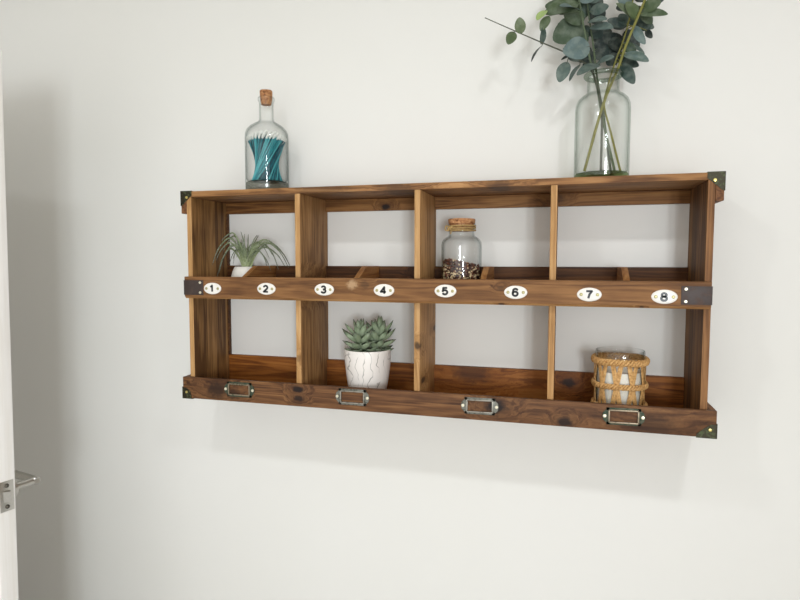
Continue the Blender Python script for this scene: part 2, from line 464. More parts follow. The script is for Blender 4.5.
for sx in (-1, 1):
    a, b = sorted((sx*(W2+.0004), sx*(W2+.0157)))
    part('end_batten', bx((a, -D, .1465), (b, -.001, ZTU-.0004), .0015), WK['batten'])
    part('end_batten', bx((a, -D, ZB), (b, -.001, -.268), .0015), WK['batten'])
# metal corner pieces, bent round three faces
def bracket(sx, top):
    bm = bmesh.new()
    X = sx*(W2+.0157); t = .0011
    def P(u, z): return (X-sx*u, z)
    if top:
        z0 = ZT+t; y0 = -D-t
        pts = [P(-t, z0), P(.031, z0), P(.031, z0-.012), P(.024, z0-.018), P(.010, z0-.030), P(.004, z0-.036), P(-t, z0-.037)]
        prism_y(bm, pts, y0, y0+t*.9)
        prism_x(bm, [(y0, z0), (y0+.033, z0), (y0+.033, z0-.012), (y0+.006, z0-.037), (y0, z0-.037)], X, X+sx*t)
        a, b = sorted((X+sx*t, X-sx*.031)); box(bm, (a, y0, ZT), (b, y0+.033, z0), .0003)
        pin = (X-sx*.0175, y0, z0-.0165)
    else:
        z0 = ZB-t; y0 = RF-t
        pts = [P(-t, z0), P(.037 if sx > 0 else .026, z0), P(.036 if sx > 0 else .025, z0+.008), P(.022, z0+.020), P(.010, z0+.028), P(-t, z0+.029)]
        prism_y(bm, pts, y0, y0+t*.9)
        prism_x(bm, [(y0, z0), (y0+.033, z0), (y0+.033, z0+.012), (y0+.006, z0+.03), (y0, z0+.03)], X, X+sx*t)
        a, b = sorted((X+sx*t, X-sx*.030)); box(bm, (a, y0, z0), (b, y0+.033, ZB), .0003)
        pin = (X-sx*.012, y0, z0+.0175)
    o = part('corner_bracket', bm, M_BRACKET)
    b2 = bmesh.new(); dome_y(b2, pin, .0033, .0033, .0022, 14); obj('pin', b2, M_BRASS, o)
for sx in (-1, 1):
    for top in (True, False): bracket(sx, top)
for sx in (-1, 1):
    a, b = sorted((sx*(W2-.0044), sx*(W2-.0592)))
    bm = bx((a, MF-.0016, -.0570), (b, MF-.0002, -.0205), .0005)
    a, b = sorted((sx*(W2-.0048), sx*(W2-.0036))); box(bm, (a, MF-.0016, -.0570), (b, -D-.002, -.0205), .0005)
    st = part('end_strap', bm, M_STRAP)
    for z in (-.0262, -.0508):
        b2 = bmesh.new(); dome_y(b2, (sx*(W2-.0510), MF-.0015, z), .0032, .0032, .0022, 14); obj('pin', b2, M_PIN, st)

# numbered enamel ovals
def arc(cx, cz, rx, rz, a0, a1, n=14):
    return [(cx+rx*math.cos(math.radians(a0+(a1-a0)*k/n)), cz+rz*math.sin(math.radians(a0+(a1-a0)*k/n))) for k in range(n+1)]
DIGIT = {                                                                # pen strokes in a box 1 high, half width about .3
 '1': [[(-.20,.24),(-.04,.32),(.06,.46),(.06,-.46)]],
 '2': [arc(0,.20,.25,.25,165,-25)+[(.16,.0),(-.26,-.42),(.30,-.42)]],
 '3': [arc(-.01,.22,.24,.23,160,-80)+[(-.06,.0)], [(-.06,.0)]+arc(-.01,-.21,.27,.24,80,-160)],
 '4': [[(.12,-.46),(.12,.44),(-.30,-.20),(.32,-.20)]],
 '5': [[(.26,.42),(-.18,.42),(-.24,-.02)]+arc(.0,-.16,.28,.28,130,-155)],
 '6': [arc(.02,.18,.25,.27,30,150)+[(-.25,-.05)]+arc(0,-.18,.26,.27,180,-180,24)],
 '7': [[(-.28,.42),(.29,.42),(.06,.05),(-.06,-.46)]],
 '8': [arc(0,.22,.22,.22,0,360,24), arc(0,-.2,.27,.25,0,360,24)],
}
def glyph(ch, c, size, wide):
    bm = bmesh.new(); hw = size*.135; y0, y1 = c[1]-.0004, c[1]+.0005
    for st in DIGIT[ch]:
        p = [(c[0]+x*size*wide, c[2]+z*size) for x, z in st]
        for (xa, za), (xb, zb) in zip(p, p[1:]):
            L = math.hypot(xb-xa, zb-za)
            if L < 1e-7: continue
            nx, nz = -(zb-za)/L*hw, (xb-xa)/L*hw
            prism_y(bm, [(xa+nx, za+nz), (xb+nx, zb+nz), (xb-nx, zb-nz), (xa-nx, za-nz)], y0, y1)
        for (xa, za) in p[1:-1]:
            prism_y(bm, [(xa+hw*math.cos(2*PI*k/10), za+hw*math.sin(2*PI*k/10)) for k in range(10)], y0+.00002, y1)
    return bm
for ch, x, z in zip('12345678', (-.5147,-.3671,-.2176,-.0722,.0690,.2203,.3688,.5105), (-.0403,-.0389,-.0384,-.0381,-.0375,-.0379,-.0401,-.0422)):
    pl = part('number_plate', dome_y(bmesh.new(), (x, MF+.0002, z), .0243, .0142, .0030, 40), M_ENAMEL, label='white oval enamel plate with black numeral ' + ch)
    obj('numeral', glyph(ch, (x-.0008, MF-.0029, z), .0165, 1.18), M_BLACK, pl, False)
    for s in (-1, 1):
        obj('screw', dome_y(bmesh.new(), (x+s*.0160, MF-.0022, z), .0034, .0034, .0016, 16), M_SCREW, pl)

# card holders
def holder(x, z, w, h, mat, tilt):
    bm = bmesh.new(); hw, hh = w/2-.008, h/2; y = RF-.0002
    def bar(x0, x1, z0, z1, y0, y1, b): box(bm, (x0, y1, z0), (x1, y0, z1), b)
    f = .0065                                                            # flat flange
    bar(x-hw, x+hw, z+hh-f, z+hh, y, y-.0014, .0004); bar(x-hw, x+hw, z-hh, z-hh+f, y, y-.0014, .0004)
    bar(x-hw, x-hw+f, z-hh, z+hh, y, y-.0014, .0004); bar(x+hw-f, x+hw, z-hh, z+hh, y, y-.0014, .0004)
    g = .0033                                                            # raised rim round the card window
    i0, j0 = hw-.0035, hh-.0035; nfl = len(bm.faces)
    bar(x-i0, x+i0, z+j0-g, z+j0, y, y-.0042, .0010); bar(x-i0, x+i0, z-j0, z-j0+g, y, y-.0042, .0010)
    bar(x-i0, x-i0+g, z-j0, z+j0, y, y-.0042, .0010); bar(x+i0-g, x+i0, z-j0, z+j0, y, y-.0042, .0010)
    bm.faces.ensure_lookup_table()
    for f_ in bm.faces[nfl:]: f_.material_index = 1
    for s in (-1, 1):
        prism_y(bm, [(x+s*hw*.99, z+hh*.8), (x+s*(hw+.006), z+hh*.45), (x+s*(hw+.008), z), (x+s*(hw+.006), z-hh*.45), (x+s*hw*.99, z-hh*.8)], y-.0014, y)
    if tilt: bmesh.ops.rotate(bm, cent=(x, y, z), matrix=Matrix.Rotation(tilt, 3, 'Y'), verts=bm.verts[:])
    o = part('card_holder', bm, mat)
    for s in (-1, 1):
        px, pz = x+s*(hw+.0035)*math.cos(tilt), z-s*(hw+.0035)*math.sin(tilt)
        obj('pin', dome_y(bmesh.new(), (px, y-.0012, pz), .0036, .0036, .0024, 14), M_PIN, o)
holder(-.4521, -.2913, .084, .037, M_HOLDG, 0)
holder(-.1533, -.2904, .084, .038, M_HOLDS, 0)
holder(.1451, -.2908, .083, .037, M_HOLDS, -.01)
holder(.4422, -.2920, .083, .036, M_HOLDG, -.015)

# ------------------------------------------------------------------ bottle of matches on top
zt = ZT+.0003
bc = (-.419, -.085, zt)
bt = thing('glass_bottle', 'clear glass bottle with a cork stopper, holding blue matches, on the top board', 'bottle', bc)
out = [(0,0),(.048,0),(.0530,.002),(.0545,.006),(.0545,.135),(.0535,.148),(.050,.157),(.042,.166),(.031,.173),(.0215,.178),(.0185,.183),(.0178,.19),(.0178,.226),(.0188,.229),(.0205,.231),(.0210,.235),(.0205,.2385),(.0185,.240)]
inn = [(.0160,.240),(.0155,.236),(.0155,.188),(.0175,.180),(.029,.1705),(.040,.1635),(.0475,.155),(.0510,.146),(.0521,.135),(.0521,.034),(.049,.029),(.030,.027),(0,.0285)]
obj('bottle_body', lathe(bmesh.new(), out+inn, bc, 56), glass('bottle_glass', k=.7), bt, True, 60)
bm = bmesh.new()
lathe(bm, [(0,.2215),(.0118,.2215),(.0126,.2235),(.0148,.236),(.0156,.247),(.0158,.2545),(.0150,.2565),(0,.2570)], bc, 28, jit=.0005, rnd=random.Random(3))
obj('cork_stopper', bm, M_CORK, bt, True, 40)
s_ = NT('grey_glass_base'); tr_ = s_.new('ShaderNodeBsdfTransparent'); tr_.inputs[0].default_value = lin((206,208,203))
gl_ = s_.new('ShaderNodeBsdfGlossy'); gl_.inputs['Roughness'].default_value = .15; gl_.inputs['Color'].default_value = lin((180,184,180)); mx_ = s_.new('ShaderNodeMixShader'); mx_.inputs[0].default_value = .15
s_.l(tr_.outputs[0], mx_.inputs[1]); s_.l(gl_.outputs[0], mx_.inputs[2]); s_.l(mx_.outputs[0], s_.out.inputs[0])
obj('bottle_base', lathe(bmesh.new(), [(0,.002),(.047,.0012),(.0520,.004),(.0535,.008),(.0532,.0235),(.050,.0262),(.030,.0250),(0,.0262)], bc, 48), s_.m, bt, label='thick grey glass base')
# matches: straight sticks leaning round the bottle, thrown into a waist
s_ = NT('teal_match'); oi_ = s_.new('ShaderNodeObjectInfo')
M_MATCH = s_.surf(s_.ramp(oi_.outputs['Random'], [(0, (0,58,72)), (.5, (0,86,100)), (.7, (2,100,114)), (.74, (24,132,142)), (1, (84,178,184))]), .55)
M_HEAD = plain('pale_match_head', (226,226,220), .8, 0, .06, 300)
L = None; proto = None; head = None
base_z = zt+.0290; top_z = zt+.1315
for ring, (n, k, tw) in enumerate(((32, 1.0, 1.66), (25, .82, 1.62), (18, .63, 1.58), (12, .44, 1.5), (6, .22, 1.4))):
    for i in range(n):
        a = 2*PI*i/n + .11*ring
        p0 = Vector((bc[0]+.0385*k*math.cos(a), bc[1]+.0385*k*math.sin(a), base_z))
        jt = random.Random(ring*100+i).uniform(-.004, .002)
        p1 = Vector((bc[0]+.0468*k*math.cos(a+tw), bc[1]+.0468*k*math.sin(a+tw), top_z+jt))
        d = p1-p0
        if proto is None:
            L = d.length
            proto = thing('match', 'thin blue match with a pale tip, standing in the corked glass bottle', 'match', p0, 'blue matches in the bottle')
            b1 = bmesh.new(); tube(b1, [p0, p0+Vector((0,0,L))], .00165, 6); stick = obj('stick', b1, M_MATCH, proto)
            b1 = bmesh.new(); ball(b1, p0+Vector((0,0,L+.001)), .0030, 8, 6, (1,1,2.1)); head = obj('match_head', b1, M_HEAD, proto)
            m = proto
        else:
            m = proto.copy(); C.objects.link(m)
            for ch in (stick, head):
                c2 = ch.copy(); C.objects.link(c2); c2.parent = m
        m.location = (p0.x, p0.y, p0.z+ZO)
        m.rotation_mode = 'QUATERNION'; m.rotation_quaternion = Vector((0,0,1)).rotation_difference(d.normalized())

# ------------------------------------------------------------------ vase with eucalyptus
vc = (.392, -.085, zt)
vs = thing('glass_vase', 'tall clear glass bottle vase of eucalyptus stems on the top board', 'vase', vc)
out = [(0,.002),(.030,.001),(.050,0),(.0555,.003),(.0572,.009),(.0572,.150),(.0560,.164),(.0520,.174),(.0450,.181),(.0375,.1855),(.0340,.1885),(.0330,.193),(.0330,.216),(.0332,.2200),(.0328,.2210)]
inn = [(.0308,.2210),(.0306,.2180),(.0306,.192),(.0320,.186),(.0365,.1825),(.0440,.178),(.0500,.171),(.0535,.162),(.0546,.150),(.0546,.021),(.052,.0175),(.030,.0168),(0,.018)]
obj('vase_body', lathe(bmesh.new(), out+inn, vc, 64), M_GLASSG, vs, True, 60)
s_ = NT('green_glass_lip'); tr_ = s_.new('ShaderNodeBsdfTransparent'); tr_.inputs[0].default_value = lin((206,216,206))
gl_ = s_.new('ShaderNodeBsdfGlossy'); gl_.inputs['Roughness'].default_value = .08; mx_ = s_.new('ShaderNodeMixShader'); mx_.inputs[0].default_value = .10
s_.l(tr_.outputs[0], mx_.inputs[1]); s_.l(gl_.outputs[0], mx_.inputs[2]); s_.l(mx_.outputs[0], s_.out.inputs[0])
obj('vase_lip', lathe(bmesh.new(), [(.0360+.0052*math.cos(2*PI*k/12), .2262+.0050*math.sin(2*PI*k/12)) for k in range(12)], vc, 48, closed=True), s_.m, vs, label='thick rolled green tinted glass lip')
s_ = NT('green_glass_base'); tr_ = s_.new('ShaderNodeBsdfTransparent'); tr_.inputs[0].default_value = lin((188,202,164))
gl_ = s_.new('ShaderNodeBsdfGlossy'); gl_.inputs['Roughness'].default_value = .1; gl_.inputs['Color'].default_value = lin((190,205,180)); mx_ = s_.new('ShaderNodeMixShader'); mx_.inputs[0].default_value = .12
s_.l(tr_.outputs[0], mx_.inputs[1]); s_.l(gl_.outputs[0], mx_.inputs[2]); s_.l(mx_.outputs[0], s_.out.inputs[0])
obj('vase_base', lathe(bmesh.new(), [(0,.0025),(.049,.0008),(.0545,.0035),(.0562,.008),(.0562,.0130),(.0540,.0160),(.030,.0150),(0,.0165)], vc, 48), s_.m, vs, label='thick green tinted glass base')

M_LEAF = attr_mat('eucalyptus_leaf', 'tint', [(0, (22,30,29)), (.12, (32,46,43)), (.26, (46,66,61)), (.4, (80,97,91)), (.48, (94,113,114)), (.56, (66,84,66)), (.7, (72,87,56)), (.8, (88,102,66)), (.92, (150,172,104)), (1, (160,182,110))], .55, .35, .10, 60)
M_STEMS = {'dark': plain('brown_green_stem', (74,78,62), .6, 0, .15), 'grey': plain('grey_green_stem', (84,98,72), .6, 0, .15), 'olive': plain('olive_stem', (122,120,54), .55, 0, .18)}

def leaf(bm, lay, base, tip, w, roll, tint, cup=.16, nl=10, nw=6):
    """A rounded eucalyptus leaf: broad oval blade, slightly cupped, from base to tip."""
    base = Vector(base); tip = Vector(tip); ax = tip-base; ln = ax.length; ax.normalize()
    view = Vector((0,-1,.08)); nn = view - ax*view.dot(ax)
    if nn.length < .05: nn = Vector((0,-.2,1)) - ax*Vector((0,-.2,1)).dot(ax)
    nn.normalize(); nn = Matrix.Rotation(math.radians(roll), 3, ax) @ nn
    sd = ax.cross(nn)
    rows = []
    for i in range(nl+1):
        t = .5-.5*math.cos(PI*i/nl)
        prof = math.sin(PI*min(1, max(0, t**.9)))**.56 if 0 < t < 1 else 0
        prof *= (1 if t < .5 else 1-.06*(t-.5)*2)
        row = []
        for j in range(nw+1):
            s = (j/nw-.5)*2
            off = nn*((1-s*s)*-cup*w*.5*prof + math.sin(t*PI)*.09*ln - .012*ln*abs(s))
            p = base + ax*(ln*t) + sd*(w*.5*s*prof) + off
            p.y = min(p.y, -.006)
            v = bm.verts.new(p); v[lay] = max(0, min(1, tint + .015*math.sin(t*9+s*4) - (.025 if abs(s) < .01 else 0)))
            row.append(v)
        rows.append(row)
    for a, b in zip(rows, rows[1:]):
        for j in range(nw):
            try: bm.faces.new((a[j], a[j+1], b[j+1], b[j]))
            except ValueError: pass
    bmesh.ops.remove_doubles(bm, verts=rows[0]+rows[-1], dist=1e-6)

EUC_LABEL = {
 'left': 'thin dark eucalyptus sprig reaching out far past the vase toward the corked bottle, bare tip',
 'tall': 'upright grey green eucalyptus branch with the broadest leaves, on the bottle side of the vase',
 'mid': 'middle eucalyptus branch in the vase, pale blue leaves in front of dark ones',
 'olive': 'thick yellow olive eucalyptus stem leaning away from the corked bottle, olive leaves high up',
 'thin': 'slender eucalyptus stem with round dark teal leaves low beside the vase neck',
}
EUC = [
 ('left', (0.0026, 0.0009),
  [(0.391,-0.088,0.220), (0.391,-0.083,0.335), (0.385,-0.080,0.387), (0.375,-0.085,0.425), (0.355,-0.100,0.451), (0.313,-0.115,0.474), (0.265,-0.130,0.494), (0.209,-0.140,0.520), (0.143,-0.150,0.552)],
  [(0.219,-0.140,0.514,0.216,-0.150,0.545,0.024,8,0.78),
   (0.205,-0.140,0.520,0.193,-0.150,0.491,0.023,-8,0.72),
   (0.261,-0.130,0.492,0.266,-0.120,0.533,0.017,45,0.28),
   (0.264,-0.130,0.490,0.242,-0.145,0.452,0.014,55,0.06),
   (0.316,-0.115,0.455,0.300,-0.120,0.412,0.029,5,0.40),
   (0.342,-0.120,0.446,0.321,-0.125,0.411,0.018,50,0.30),
   (0.361,-0.130,0.478,0.307,-0.160,0.461,0.047,-12,0.46),
   (0.383,-0.100,0.449,0.336,-0.150,0.415,0.026,25,0.36),
   (0.325,-0.110,0.470,0.303,-0.115,0.460,0.012,40,0.10),
   (0.313,-0.115,0.474,0.307,-0.115,0.485,0.010,40,0.10)]),
 ('tall', (0.0028, 0.0012),
  [(0.419,-0.090,0.225), (0.393,-0.082,0.335), (0.381,-0.076,0.402), (0.368,-0.080,0.448), (0.357,-0.085,0.497), (0.347,-0.090,0.544), (0.338,-0.095,0.589), (0.326,-0.100,0.640), (0.317,-0.100,0.683)],
  [(0.336,-0.095,0.585,0.268,-0.120,0.558,0.045,20,0.66),
   (0.276,-0.120,0.553,0.260,-0.125,0.521,0.021,5,0.70),
   (0.270,-0.115,0.568,0.252,-0.130,0.543,0.021,25,0.95),
   (0.348,-0.070,0.552,0.284,-0.060,0.523,0.056,-15,0.60),
   (0.340,-0.090,0.570,0.299,-0.140,0.563,0.029,40,0.50),
   (0.345,-0.080,0.544,0.309,-0.070,0.586,0.041,10,0.64),
   (0.355,-0.060,0.508,0.320,-0.050,0.552,0.042,20,0.58),
   (0.338,-0.090,0.591,0.380,-0.100,0.607,0.033,20,0.50),
   (0.331,-0.100,0.621,0.289,-0.120,0.642,0.041,10,0.60),
   (0.329,-0.100,0.630,0.367,-0.090,0.663,0.037,-10,0.55),
   (0.360,-0.050,0.498,0.317,-0.040,0.488,0.038,0,0.20),
   (0.365,-0.045,0.477,0.330,-0.030,0.512,0.042,0,0.10),
   (0.334,-0.080,0.607,0.280,-0.070,0.624,0.041,10,0.60),
   (0.338,-0.070,0.591,0.289,-0.060,0.610,0.042,0,0.62),
   (0.341,-0.060,0.587,0.265,-0.060,0.600,0.034,-20,0.64),
   (0.351,-0.050,0.538,0.303,-0.040,0.551,0.042,0,0.58)]),
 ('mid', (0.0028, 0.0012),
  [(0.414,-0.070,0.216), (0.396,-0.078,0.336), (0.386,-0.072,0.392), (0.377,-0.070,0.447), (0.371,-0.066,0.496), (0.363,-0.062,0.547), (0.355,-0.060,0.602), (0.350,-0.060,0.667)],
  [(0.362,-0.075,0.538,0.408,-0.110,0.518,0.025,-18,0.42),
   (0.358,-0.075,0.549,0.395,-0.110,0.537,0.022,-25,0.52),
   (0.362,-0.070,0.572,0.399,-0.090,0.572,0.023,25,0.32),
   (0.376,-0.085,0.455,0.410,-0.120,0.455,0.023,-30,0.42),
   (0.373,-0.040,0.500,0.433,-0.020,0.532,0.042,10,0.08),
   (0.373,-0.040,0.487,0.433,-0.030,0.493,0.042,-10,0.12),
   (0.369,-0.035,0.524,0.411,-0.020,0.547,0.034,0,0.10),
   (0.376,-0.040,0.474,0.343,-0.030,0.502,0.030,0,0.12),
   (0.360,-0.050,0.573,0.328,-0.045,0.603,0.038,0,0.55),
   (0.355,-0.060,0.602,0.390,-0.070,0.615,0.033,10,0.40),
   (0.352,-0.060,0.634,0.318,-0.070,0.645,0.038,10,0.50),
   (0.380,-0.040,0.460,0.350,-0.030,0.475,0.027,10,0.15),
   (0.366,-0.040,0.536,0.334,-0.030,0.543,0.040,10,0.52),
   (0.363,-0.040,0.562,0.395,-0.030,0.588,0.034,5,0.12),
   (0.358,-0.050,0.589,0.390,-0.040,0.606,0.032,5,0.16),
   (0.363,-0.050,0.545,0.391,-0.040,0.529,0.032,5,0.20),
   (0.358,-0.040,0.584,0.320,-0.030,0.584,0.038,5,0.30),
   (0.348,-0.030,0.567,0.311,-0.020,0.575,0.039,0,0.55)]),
 ('olive', (0.0031, 0.0024),
  [(0.357,-0.085,0.226), (0.381,-0.085,0.324), (0.396,-0.086,0.377), (0.408,-0.092,0.408), (0.419,-0.100,0.434), (0.434,-0.110,0.480), (0.451,-0.120,0.523), (0.468,-0.130,0.565), (0.486,-0.140,0.611)],
  [(0.453,-0.120,0.529,0.430,-0.130,0.560,0.029,20,0.74),
   (0.451,-0.115,0.527,0.411,-0.130,0.560,0.023,30,0.72),
   (0.458,-0.120,0.537,0.510,-0.130,0.527,0.023,-20,0.66),
   (0.462,-0.120,0.548,0.495,-0.140,0.548,0.025,20,0.68),
   (0.471,-0.130,0.575,0.499,-0.140,0.582,0.026,0,0.60),
   (0.471,-0.130,0.575,0.436,-0.140,0.590,0.026,0,0.60),
   (0.489,-0.100,0.563,0.509,-0.100,0.579,0.015,30,0.20),
   (0.478,-0.130,0.593,0.454,-0.140,0.623,0.030,0,0.60),
   (0.461,-0.110,0.552,0.429,-0.120,0.552,0.021,25,0.70),
   (0.460,-0.100,0.553,0.486,-0.090,0.525,0.023,0,0.62)]),
 ('thin', (0.0024, 0.0012),
  [(0.431,-0.095,0.220), (0.408,-0.088,0.312), (0.395,-0.082,0.367), (0.402,-0.085,0.408), (0.415,-0.085,0.455), (0.432,-0.085,0.504), (0.444,-0.085,0.556), (0.451,-0.085,0.611)],
  [(0.448,-0.110,0.517,0.470,-0.120,0.475,0.019,30,0.50),
   (0.431,-0.090,0.490,0.455,-0.100,0.470,0.024,50,0.56),
   (0.428,-0.080,0.498,0.472,-0.100,0.462,0.022,-45,0.40),
   (0.431,-0.100,0.466,0.478,-0.120,0.440,0.026,-20,0.52),
   (0.426,-0.075,0.458,0.463,-0.085,0.443,0.024,-10,0.20),
   (0.427,-0.080,0.452,0.454,-0.090,0.405,0.027,5,0.26),
   (0.438,-0.075,0.534,0.423,-0.070,0.561,0.024,10,0.30),
   (0.438,-0.070,0.536,0.397,-0.080,0.547,0.020,-15,0.18),
   (0.428,-0.060,0.492,0.419,-0.060,0.455,0.012,50,0.02),
   (0.438,-0.050,0.533,0.457,-0.040,0.492,0.033,0,0.10),
   (0.441,-0.060,0.550,0.494,-0.060,0.528,0.028,0,0.24),
   (0.434,-0.040,0.516,0.470,-0.030,0.503,0.037,0,0.12),
   (0.427,-0.050,0.479,0.399,-0.040,0.467,0.031,10,0.14),
   (0.432,-0.040,0.494,0.407,-0.030,0.526,0.033,10,0.10),
   (0.446,-0.080,0.566,0.418,-0.080,0.595,0.028,10,0.50),
   (0.475,-0.080,0.518,0.488,-0.080,0.500,0.014,30,0.05),
   (0.424,-0.045,0.472,0.449,-0.040,0.467,0.029,0,0.14),
   (0.465,-0.070,0.523,0.486,-0.070,0.541,0.026,0,0.25),
   (0.451,-0.070,0.587,0.480,-0.060,0.604,0.032,0,0.14),
   (0.446,-0.050,0.562,0.479,-0.040,0.575,0.030,10,0.12),
   (0.444,-0.050,0.549,0.410,-0.040,0.548,0.030,5,0.12),
   (0.451,-0.050,0.587,0.417,-0.040,0.586,0.028,5,0.14)]),
]

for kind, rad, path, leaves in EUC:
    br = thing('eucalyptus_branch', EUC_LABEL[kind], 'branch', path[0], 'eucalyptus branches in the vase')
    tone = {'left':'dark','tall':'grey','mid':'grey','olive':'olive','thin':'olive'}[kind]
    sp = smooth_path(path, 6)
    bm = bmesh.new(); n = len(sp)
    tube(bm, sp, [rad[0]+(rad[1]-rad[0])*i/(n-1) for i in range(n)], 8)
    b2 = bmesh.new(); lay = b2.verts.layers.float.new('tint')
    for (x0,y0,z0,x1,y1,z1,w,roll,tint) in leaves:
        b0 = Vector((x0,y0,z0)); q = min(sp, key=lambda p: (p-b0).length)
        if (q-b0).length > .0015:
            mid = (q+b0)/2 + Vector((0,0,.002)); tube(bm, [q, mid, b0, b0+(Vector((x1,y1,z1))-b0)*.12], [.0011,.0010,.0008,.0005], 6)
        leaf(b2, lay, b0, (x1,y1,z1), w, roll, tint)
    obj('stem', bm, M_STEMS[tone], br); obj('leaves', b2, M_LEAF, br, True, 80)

# ------------------------------------------------------------------ air plant in a small white pot
zm = -.0522
ac = (-.4895, -.082, zm)
ap = thing('potted_air_plant', 'spiky thin-leaved air plant in a little white pot behind the plate numbered 1', 'plant', ac)
M_POT = plain('matt_white_ceramic', (226,222,214), .5, 0, .03)
obj('pot', lathe(bmesh.new(), [(0,0),(.030,0),(.0365,.006),(.0385,.018),(.0365,.036),(.0315,.053),(.0265,.0635),(.0245,.0650),(.0225,.0635),(.027,.050),(.031,.036),(.028,.027),(0,.027)], ac, 40), M_POT, ap, True, 60)
M_AIR = attr_mat('air_plant_leaf', 'tint', [(0, (150,160,112)), (.35, (112,124,84)), (.75, (78,88,62)), (1, (66,62,48))], .6, .3, .22, 260)
bm = bmesh.new(); lay = bm.verts.layers.float.new('tint')
rnd = random.Random(11)
b0 = Vector((-.484, -.085, zm+.056))
arcs = [  # (reach x, reach y, peak height, end height), metres from the heart of the plant
 (-.088,-.02,.080,.010),(-.074,.01,.088,.048),(-.066,-.03,.070,.024),(-.082,.0,.068,-.006),(-.048,.02,.066,.012),(-.058,-.02,.092,.072),(-.034,-.03,.060,.018),(-.090,.012,.060,-.020),
 (.122,.0,.082,.034),(.128,-.01,.070,.004),(.100,.02,.060,.010),(.070,-.02,.058,.012),(.078,.01,.066,-.002),(.048,.02,.056,.020),(.092,-.025,.050,-.004),(.060,.03,.074,.040),(.108,.02,.074,.014),(.085,-.03,.072,.030),
 (-.020,.0,.104,.104),(-.008,.02,.096,.096),(.010,-.01,.090,.090),(.022,.02,.098,.094),(-.030,.01,.098,.090),(.004,-.02,.080,.080),(.030,-.02,.076,.070),(-.014,-.03,.078,.076),(-.040,-.01,.094,.082),(.018,.03,.088,.088),
 (-.05,.045,.07,.03),(.05,.05,.07,.04),(-.03,-.045,.06,.03),(.04,-.05,.06,.025),(.0,-.055,.055,.03),(.0,.055,.08,.07)]
for (rx, ry, pk, en) in arcs:
    s0 = b0 + Vector((rnd.uniform(-.007,.007), rnd.uniform(-.007,.007), rnd.uniform(-.004,.004)))
    P1 = s0 + Vector((rx*.14, ry*.14, pk*.55)); P2 = s0 + Vector((rx*.46, ry*.46, pk*1.0)); P3 = s0 + Vector((rx*.80, ry*.80, pk*.62+en*.38)); P4 = s0 + Vector((rx, ry, en))
    if abs(rx) < .045 and en > pk*.85: P1 = s0 + Vector((rx*.2, ry*.2, pk*.35)); P2 = s0 + Vector((rx*.45, ry*.45, pk*.62)); P3 = s0 + Vector((rx*.72, ry*.72, pk*.84))
    sp = smooth_path([s0, P1, P2, P3, P4], 5); n = len(sp)
    tube(bm, sp, [.0030*(1-i/(n-1))**.75+.0005 for i in range(n)], 6, flat=.5, lay=lay)
obj('leaves', bm, M_AIR, ap, True, 80)

# ------------------------------------------------------------------ corked jar of dried seeds
jc = (.0855, -.085, zm)
jr = thing('glass_jar', 'squat clear glass jar with wide cork and twine, behind the plate numbered 5', 'jar', jc)
out = [(0,.001),(.030,0),(.0430,.001),(.0462,.005),(.0470,.011),(.0470,.117),(.0458,.1250),(.0420,.131),(.0360,.1355),(.0310,.1385),(.0295,.1425),(.0295,.158),(.0310,.1600),(.0325,.1625),(.0322,.1660),(.0300,.1675)]
inn = [(.0275,.1670),(.0272,.142),(.0290,.1365),(.0350,.133),(.0400,.1285),(.0432,.1235),(.0446,.116),(.0446,.012),(.042,.007),(0,.007)]
obj('jar_body', lathe(bmesh.new(), out+inn, jc, 56), M_GLASS, jr, True, 60)
obj('cork_lid', lathe(bmesh.new(), [(0,.150),(.0250,.150),(.0264,.153),(.0290,.1665),(.0308,.1680),(.0315,.1768),(.0305,.1785),(0,.1788)], jc, 32, jit=.0005, rnd=random.Random(8)), M_CORK, jr, True, 40)
M_TWINE = plain('jute_twine', (170,142,94), .9, 0, .3, 300, .1)
bm = bmesh.new()
for k in range(3):
    zz = jc[2]+.1520+.0046*k
    for ph in (0, PI):
        tube(bm, [(jc[0]+(.0318+.0009*math.cos(24*t+ph))*math.cos(t), jc[1]+(.0318+.0009*math.cos(24*t+ph))*math.sin(t), zz+.0009*math.sin(24*t+ph)+.001*math.sin(t+k)) for t in [2*PI*i/120 for i in range(120)]], .0013, 5, closed=True)
kx = (jc[0]-.0235, jc[1]-.0240, jc[2]+.1565)
for q in range(3):
    ball(bm, (kx[0]+.003*q-.003, kx[1]-.001*q, kx[2]+.002*(q-1)), .0038, 8, 6, (1.2,1,.9))
tube(bm, smooth_path([kx, (kx[0]-.008,kx[1]-.004,kx[2]+.005), (kx[0]-.010,kx[1]-.004,kx[2]-.004), (kx[0]-.003,kx[1]-.004,kx[2]-.006), kx]), .0014, 6)
tube(bm, smooth_path([kx, (kx[0]+.004,kx[1]-.006,kx[2]-.006), (kx[0]+.003,kx[1]-.005,kx[2]-.014)]), .0013, 6)
obj('twine', bm, M_TWINE, jr)
# contents
rnd = random.Random(21)
mats = [plain('dark_seed', (66,36,28), .5, 0, .3, 200), plain('red_brown_seed', (112,62,44), .5, 0, .3, 200), plain('cream_seed', (224,200,160), .55, 0, .15, 200)]
bm = bmesh.new(); R = .0443; z0 = jc[2]+.0075
def seed_at(x, y, z, cream):
    r = rnd.uniform(.0020, .0029)
    nf = len(bm.faces); m = Matrix.Translation((x,y,z)) @ Euler((rnd.uniform(0,3), rnd.uniform(0,3), 0)).to_matrix().to_4x4() @ Matrix.Diagonal((r, r*.8, r*1.15, 1))
    bmesh.ops.create_icosphere(bm, subdivisions=1, radius=1, matrix=m)
    bm.faces.ensure_lookup_table(); mi = 2 if rnd.random() < cream else (1 if rnd.random() < .4 else 0)
    for f in bm.faces[nf:]: f.material_index = mi
def level(x): return .066 - .34*(x-jc[0])*.5 + rnd.uniform(-.004, .004)
